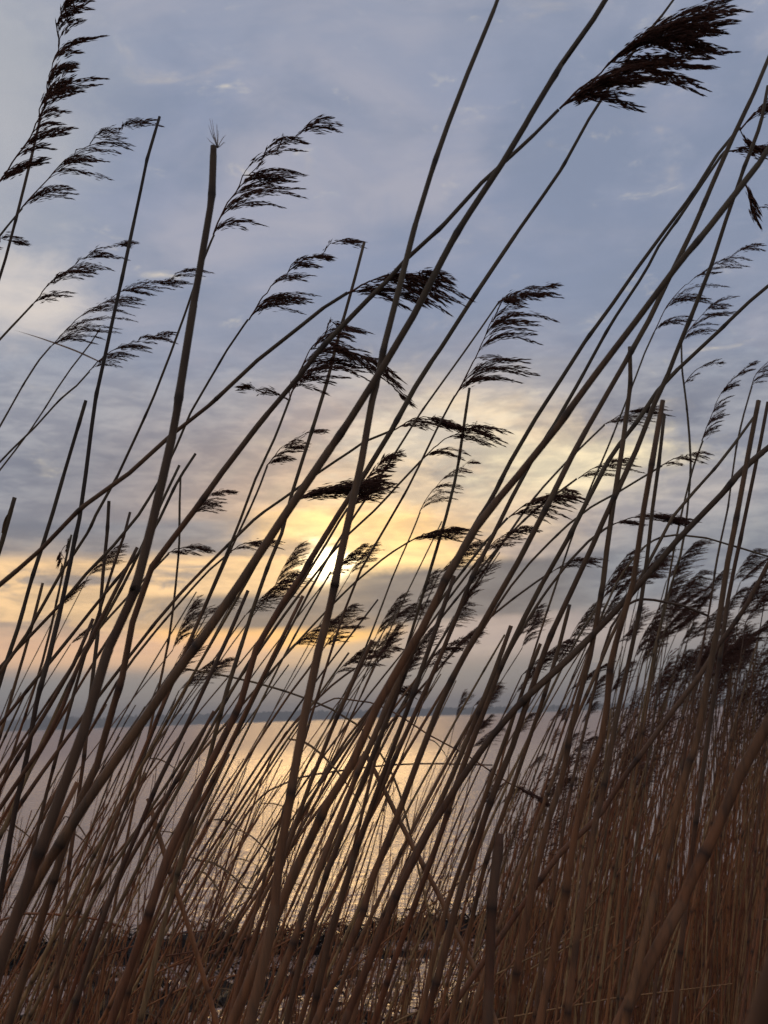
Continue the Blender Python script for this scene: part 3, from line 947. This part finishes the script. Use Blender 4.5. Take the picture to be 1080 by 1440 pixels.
    for i, (lab, pts, w) in enumerate([
        ('dark cane slanting over the left end of the distant shore, knobbly joint at mid length', [(190, 770), (150, 850), (110, 930), (75, 1020), (30, 1090), (-10, 1150)], (5, 14)),
        ('second dark cane over the distant shore, joined to the knobbly one by its slant', [(130, 870), (95, 950), (58, 1010), (10, 1090), (-30, 1160)], (5, 12)),
        ('slanting cane whose top crosses the orange glow left of the sun', [(350, 830), (318, 905), (290, 965), (255, 1040), (225, 1100), (200, 1160), (170, 1230), (140, 1310), (115, 1390)], (5, 12)),
        ('slanting cane reaching the orange glow just under the sun', [(425, 838), (400, 890), (366, 960), (335, 1025), (300, 1100), (262, 1170), (230, 1240), (205, 1320), (180, 1410)], (5, 13)),
        ('cane running beside the dark sun-crossing cane, rooted in the golden reflection', [(520, 900), (495, 960), (470, 1020), (445, 1080), (422, 1140), (395, 1215), (370, 1285), (345, 1360), (325, 1430)], (5, 12)),
        ('slanting stalk ending in the grey sky above the golden reflection', [(605, 860), (580, 920), (556, 985), (530, 1050), (505, 1115), (475, 1190), (450, 1260), (425, 1340), (405, 1420)], (6, 13)),
        ('slanting stalk whose tip meets the dark cloud bar above the golden reflection', [(640, 810), (618, 870), (592, 940), (570, 1000), (545, 1070), (520, 1140), (497, 1210), (470, 1290), (450, 1370), (435, 1440)], (6, 14)),
        ('brown stalk rising past the right end of the golden reflection into pink cloud', [(720, 880), (700, 935), (678, 990), (650, 1060), (625, 1120), (597, 1180), (565, 1240), (535, 1310), (510, 1390)], (6, 12)),
        ('brown stalk standing at the pink water, tip in the grey sky', [(760, 905), (738, 970), (716, 1030), (690, 1100), (668, 1165), (640, 1240), (615, 1320), (595, 1410)], (5, 11)),
        ('reddish stalk at the thicket edge with its tip over pale pink cloud', [(800, 850), (783, 920), (765, 980), (740, 1055), (715, 1130), (690, 1200), (668, 1280), (650, 1360)], (5, 11)),
        ('thin slanting stalk left of the frayed thick cane low over grey water', [(60, 820), (40, 900), (20, 970), (0, 1040), (-30, 1130)], (4, 7)),
        ('pale stalk crossing low over the grey water beside the kinked stalk', [(300, 1000), (262, 1070), (225, 1135), (180, 1210), (145, 1280), (115, 1350), (90, 1430)], (5, 9)),
        ('slim dark stalk between the kinked stalk and the golden reflection', [(320, 1060), (295, 1120), (262, 1200), (238, 1270), (215, 1340), (190, 1430)], (4, 8)),
        ('stout shaded cane crossing the lowest left corner', [(110, 1100), (75, 1170), (45, 1250), (15, 1330), (-10, 1400)], (7, 13)),
    ]):
        reed(lab, pts, w, group=LL)


traced_reeds()

# ------------------------------------------------------------------ more reeds, rooted on the bank, each its own thing
PROTO_PLUMES = []


def proto_plumes():
    for i in range(7):
        r = random.Random(100 + i)
        mb = MB()
        n = 8
        lean = RAD(r.uniform(22, 42))
        path = []
        p = Vector((0, 0, 0))
        for k in range(n):
            path.append(p.copy())
            a = lean + RAD(22) * k / n
            p = p + Vector((math.sin(a), r.uniform(-.05, .05), math.cos(a))) * (0.16 / n)
        wv = Vector((1, r.uniform(-.25, .25), r.uniform(.0, .45))).normalized()
        plume_into(mb, path, wv, r.uniform(.075, .105), r, 7, 5, r.uniform(.0, .2), spike=.012, step=.0050, wid=.0011)
        me_o = mb.build('plume', M_PLUME)
        PROTO_PLUMES.append(me_o.data)
        bpy.data.objects.remove(me_o)


proto_plumes()


def lean_points(top, lean_hi, lean_lo, swing, r, ns=11):
    """from the top point down to the ground, lean easing off toward the root"""
    P = [top.copy()]
    H = top.z - GROUND
    p = top.copy()
    for i in range(1, ns + 1):
        u = i / ns
        a = lean_hi + (lean_lo - lean_hi) * u
        s = math.tan(a) * H / ns
        p = Vector((p.x - s * math.cos(swing), p.y - s * math.sin(swing), p.z - H / ns))
        P.append(p.copy())
    P.reverse()
    return P


N_REED = [0]


def planted(tx, ty, D, dia, lean, label, group, plumed, r, sc=1.0):
    top = at(tx, ty, D)
    P = lean_points(top, lean, lean * .45, r.uniform(-.35, .35), r)
    base = P[0].copy()
    mb = MB()
    make_stalk(mb, P, dia / 2 * 1.15, dia / 2 * .62, r, 6, joint_gap=.19)
    N_REED[0] += 1
    if not plumed and r.random() < .3:
        root = tag(empty('reed', base), label.replace('bare ', ''), 'reed', group)
        mb.build('stalk', M_STALK, root, base)
        for q in range(r.randint(1, 2)):
            k = int(len(P) * r.uniform(.45, .95))
            p = P[min(k, len(P) - 1)]
            az_ = r.uniform(-.8, .8)
            ln = r.uniform(.08, .18)
            dp = r.uniform(.5, 1.7)
            pts = [p + Vector((math.cos(az_) * ln * f, math.sin(az_) * ln * f, ln * (.25 * f - dp * f ** 1.6))) for f in (0, .2, .4, .6, .8, 1)]
            blade(root, base, crom(pts, 3), r.uniform(.0014, .0030), r)
        return root
    if not plumed:
        return tag(mb.build('broken_reed', M_STALK, None, base), label, 'reed stalk', group)
    root = tag(empty('reed', base), label, 'reed', group)
    mb.build('stalk', M_STALK, root, base)
    pl = bpy.data.objects.new('plume', r.choice(PROTO_PLUMES))
    COL.objects.link(pl)
    pl.parent = root
    pl.location = top - base
    pl.scale = (sc,) * 3
    pl.rotation_euler = (0, r.uniform(-.25, .15), r.uniform(-.45, .45))
    return root


def planted_reeds():
    r = random.Random(5)
    zones = [
        # n, x range, y range, D range, lean deg range, dia mm, plumed, label, group
        (62, (865, 1130), (815, 985), (3.0, 5.0), (12, 30), (4.5, 6), True, 'brown plumed reed in the dense tall thicket filling the right side', 'plumed reeds of the tall right thicket'),
        (34, (620, 900), (975, 1140), (3.6, 5.8), (10, 28), (3.6, 5), True, 'small plumed reed standing in the shallows before the pink water', 'small plumed reeds before the pink water'),
        (30, (800, 1120), (900, 1180), (2.0, 3.6), (12, 32), (5, 7), False, 'bare brown stalk among the plumes of the right thicket', 'bare stalks of the right thicket'),
        (26, (250, 620), (1020, 1180), (2.2, 4.0), (20, 38), (4.5, 6), False, 'bare stalk leaning right before the golden sun reflection', 'bare stalks before the golden reflection'),
        (26, (-60, 260), (900, 1150), (1.9, 3.6), (22, 38), (4.5, 6.5), False, 'bare stalk leaning right before the grey water at the left', 'bare stalks before the grey left water'),
        (10, (230, 620), (800, 960), (1.7, 2.8), (30, 44), (4, 5.5), False, 'thin bare stem slanting over the low yellow cloud', 'thin stems over the low yellow cloud'),
        (26, (60, 640), (800, 985), (2.0, 3.3), (28, 44), (3.8, 5), True, 'plumed reed with a small soft head low between sun and shore, left of the bundle', 'soft plumed reeds between sun and shore'),
        (10, (640, 860), (830, 985), (2.2, 3.4), (26, 40), (3.8, 5), True, 'plumed reed with a small soft head low on the grey cloud under the bundle', 'soft plumed reeds under the bundle'),
        (6, (620, 880), (720, 960), (1.8, 2.8), (28, 42), (4, 5.5), False, 'thin bare stem slanting over the grey cloud right of the bundle', 'thin stems over the right grey cloud'),
    ]
    for n, xr, yr, dr, lr, dm, pl, lab, grp in zones:
        for i in range(n):
            D = r.uniform(*dr)
            planted(r.uniform(*xr), r.uniform(*yr), D, r.uniform(*dm) * 1e-3, RAD(r.uniform(*lr)), lab, grp, pl, r, r.uniform(.75, 1.1) * (0.8 if 'small' in lab else 1))


planted_reeds()


# ------------------------------------------------------------------ the uncountable part of the bed
def reed_bed():
    r = random.Random(21)
    st, pm = MB(), MB()

    def thin(top, dia, lean, sides=4, ns=6):
        P = lean_points(top, lean, lean * r.uniform(.3, .8), r.uniform(-.6, .6), r, ns)
        st.tube(P, [dia / 2 * (1.1 - .5 * i / ns) for i in range(ns + 1)], sides, None, r.random(), cap=False)
        return P[-1]

    def tuft(p, s):
        ax = Vector((r.uniform(.25, .6), r.uniform(-.2, .2), .85)).normalized()
        for j in range(r.randint(9, 14)):
            t = r.random()
            q = p + ax * ((t - .45) * .17 * s)
            dv = Vector((1, r.uniform(-.5, .5), r.uniform(-.1, .55))).normalized()
            ln = (.085 - .045 * t) * s * r.uniform(.6, 1.1)
            for k in range(5):
                d = ax.lerp(dv, min(1, .15 + k * .24)).normalized()
                pm.spike(q + Vector((0, r.uniform(-.006, .006), r.uniform(-.006, .006))), d, ln * .42, .0015 * s, Vector((0, 1, 0)))
                q = q + d * (ln / 5)

    # right thicket, far to near
    for i in range(1300):
        D = r.uniform(3.0, 8.0)
        x = 1150 - 440 * r.random() ** 1.4
        lim = 905 + max(0, 985 - x) * 0.85
        y = lim + abs(r.gauss(0, 150))
        p = thin(at(x, min(y, 1420), D), r.uniform(3.2, 5.2) * 1e-3, RAD(r.uniform(3, 30)))
        if r.random() < .45 and y < lim + 150: tuft(p, r.uniform(.7, 1.25))
    # low growth along the whole bank
    for i in range(1900):
        D = r.uniform(2.8, 7.4)
        x = r.uniform(-120, 1120)
        y = 1440 - abs(r.gauss(0, 85)) + r.uniform(-20, 60)
        if x < 640: y += 15
        if y < 1180: continue
        thin(at(x, y, D), r.uniform(3, 5.5) * 1e-3, RAD(r.uniform(-12, 40)))
    # mid-height thin stems across the middle of the bank
    for i in range(330):
        D = r.uniform(3.0, 6.5)
        thin(at(r.uniform(-80, 760), r.uniform(1060, 1300), D), r.uniform(3.2, 4.8) * 1e-3, RAD(r.uniform(5, 34)))
    # fallen litter crossing at all angles
    for i in range(170):
        D = r.uniform(2.5, 7.0)
        a = at(r.uniform(-60, 1120), r.uniform(1330, 1480), D)
        a.z = max(0.0, a.z)
        an = r.gauss(.75, .5)
        ln = r.uniform(.15, .6)
        b = a + Vector((math.cos(an), r.uniform(-.4, .4), abs(math.sin(an)))) * ln
        st.tube([a, a.lerp(b, .5) + Vector((0, 0, r.uniform(-.01, .03))), b], [.0022, .002, .0012], 4, None, r.random(), cap=False)
    o = st.build('reed_bed', M_STALK)
    o.data.materials.append(M_PLUME)
    tag(o, 'dense mass of thin brown reed stems low along the whole bank', 'reed bed', kind='stuff')
    # plumes of the same mass
    o2 = pm.build('reed_bed_plume', M_PLUME, o)
    o2['kind'] = 'stuff'
    return o


reed_bed()


# ------------------------------------------------------------------ ground, water, far shore
def fbm(x, y, s=0):
    v = 0
    for k, (f, a) in enumerate(((1.1, .5), (2.7, .27), (6.1, .15), (13.0, .09))):
        v += a * math.sin(x * f * 1.9 + 1.7 * k + s + 1.3 * math.sin(y * f * 1.3 + k)) * math.cos(y * f * 2.3 + 2.1 * k + s - 1.1 * math.sin(x * f * .9))
    return v


def shore_y(x):
    return 7.25 + 0.25 * math.sin(x * .9 + .4) + .12 * math.sin(x * 2.7) + .07 * math.sin(x * 6.1 + 1) + max(0, x - 1.2) * 0.55


def mud():
    nx, ny = 230, 210
    X = np.linspace(-16, 16, nx)
    Y = np.concatenate([np.linspace(-8, 4, 40, endpoint=False), np.linspace(4, 9.5, 140, endpoint=False), np.linspace(9.5, 26, 30)])
    v, f = [], []
    for y in Y:
        for x in X:
            sy = shore_y(x)
            z = -0.006 + 0.05 * fbm(x, y) + max(0, 4.5 - y) * .012
            z += .085 * math.exp(-((y - sy) / .22) ** 2) * (0.7 + 1.1 * fbm(x * 2.3, y * 2.3, 2))
            if y > sy + .2: z -= (y - sy - .2) * .22
            v.append((x, y, max(z, -2.0)))
    for j in range(len(Y) - 1):
        for i in range(nx - 1):
            a = j * nx + i
            f.append((a, a + 1, a + nx + 1, a + nx))
    me = bpy.data.meshes.new('mudflat')
    me.from_pydata(v, [], f)
    me.materials.append(M_MUD)
    me.polygons.foreach_set('use_smooth', [True] * len(me.polygons))
    o = bpy.data.objects.new('mudflat', me)
    COL.objects.link(o)
    tag(o, kind='structure')


def water():
    me = bpy.data.meshes.new('water')
    xs = 4400
    me.from_pydata([(-xs, -400, 0), (xs, -400, 0), (xs, 4400, 0), (-xs, 4400, 0)], [], [(0, 1, 2, 3)])
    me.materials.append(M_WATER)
    o = bpy.data.objects.new('water', me)
    COL.objects.link(o)
    tag(o, kind='structure')


def wrack():
    r = random.Random(3)
    mb = MB()
    for i in range(26000):
        x = r.uniform(-5.5, 5.5)
        if r.random() < .5: y = shore_y(x) + r.gauss(0, .22)
        else: y = r.uniform(4.3, 7.3)
        cl = fbm(x * 1.3, y * 1.3, 5) + .5 * fbm(x * 3, y * 3, 1)
        if cl < r.uniform(-.6, .15) and abs(y - shore_y(x)) > .3: continue
        hgt = .03 + .11 * max(0.1, cl + .25) * (1.0 if abs(y - shore_y(x)) < .5 else .45)
        p = Vector((x, y, r.uniform(-.01, hgt)))
        an = r.uniform(0, 6.28)
        d = Vector((math.cos(an), math.sin(an) * .6, r.uniform(-.3, 1.0))).normalized()
        ln = r.uniform(.03, .11)
        pts = [p, p + d * ln * .5 + Vector((0, 0, .012)), p + d * ln + Vector((r.uniform(-.02, .02), 0, -.004))]
        mb.ribbon(pts, [r.uniform(.002, .005), r.uniform(.003, .007), .001], Vector((r.uniform(-1, 1), r.uniform(-1, 1), .3)))
    o = mb.build('rotting_weed', M_WRACK)
    tag(o, 'dark strand of rotting weed washed up along the water edge', 'weed', kind='stuff')


def far_shore():
    r = random.Random(9)
    v, f = [], []
    D = 2600
    xs = [i * 25 - 2600 for i in range(209)]
    for x in xs:
        h = 5 + 5 * max(0, min(1, (500 - x) / 1500)) + 1.2 * math.sin(x * .011) + .8 * math.sin(x * .037 + 1)
        v += [(x, D, -1), (x, D + 20, h * .7), (x, D + 260, h), (x, D + 900, h * .6), (x, D + 1000, -1)]
    for i in range(len(xs) - 1):
        for k in range(4):
            a = i * 5 + k
            f.append((a, a + 5, a + 6, a + 1))
    me = bpy.data.meshes.new('far_shore')
    me.from_pydata(v, [], f)
    me.materials.append(M_LAND)
    me.polygons.foreach_set('use_smooth', [True] * len(me.polygons))
    o = bpy.data.objects.new('far_shore', me)
    COL.objects.link(o)
    tag(o, kind='structure')
    # hazy woods along it
    mb = MB()
    for i in range(2400):
        x = r.uniform(-1500, 1500)
        left = max(0.0, min(1.0, (520 - x) / 1200))
        if r.random() > .35 + .65 * left + .25 * math.sin(x * .013): continue
        h = r.uniform(7, 13) + 27 * left * r.uniform(.6, 1) * (0.8 + .2 * math.sin(x * .02))
        c = Vector((x, D + r.uniform(10, 200), 3))
        for j in range(9):
            q = c + Vector((r.gauss(0, 5), r.gauss(0, 4), h * r.uniform(.1, .75)))
            s = r.uniform(2.5, 5)
            mb.spike(q - Vector((0, 0, s * .6)), Vector((r.uniform(-.4, .4), r.uniform(-.4, .4), 1)), s * 1.7, s, Vector((r.random(), r.random(), r.random())))
    tag(mb.build('far_woodland', M_WOOD, smooth=False), 'hazy blue-grey line of woodland on the far shore', 'woodland', kind='stuff')


def haze():
    mb = MB()
    x0, x1, y0, y1, z0, z1 = -4600, 4600, -600, 4600, -4.0, 60.0
    mb.v = [Vector(q) for q in ((x0, y0, z0), (x1, y0, z0), (x1, y1, z0), (x0, y1, z0), (x0, y0, z1), (x1, y0, z1), (x1, y1, z1), (x0, y1, z1))]
    mb.f = [(0, 3, 2, 1), (4, 5, 6, 7), (0, 1, 5, 4), (1, 2, 6, 5), (2, 3, 7, 6), (3, 0, 4, 7)]
    mt = bpy.data.materials.new('evening_haze')
    mt.use_nodes = True
    nt = mt.node_tree
    nt.nodes.clear()
    out = nt.nodes.new('ShaderNodeOutputMaterial')
    v = nt.nodes.new('ShaderNodeVolumePrincipled')
    v.inputs['Color'].default_value = (.88, .88, .88, 1)
    v.inputs['Density'].default_value = 0.00045
    v.inputs['Anisotropy'].default_value = 0.0
    nt.links.new(v.outputs[0], out.inputs['Volume'])
    tag(mb.build('haze', mt, smooth=False), kind='stuff')


mud()
water()
haze()
wrack()
far_shore()

print('individual reeds', len(HAND) + N_REED[0])
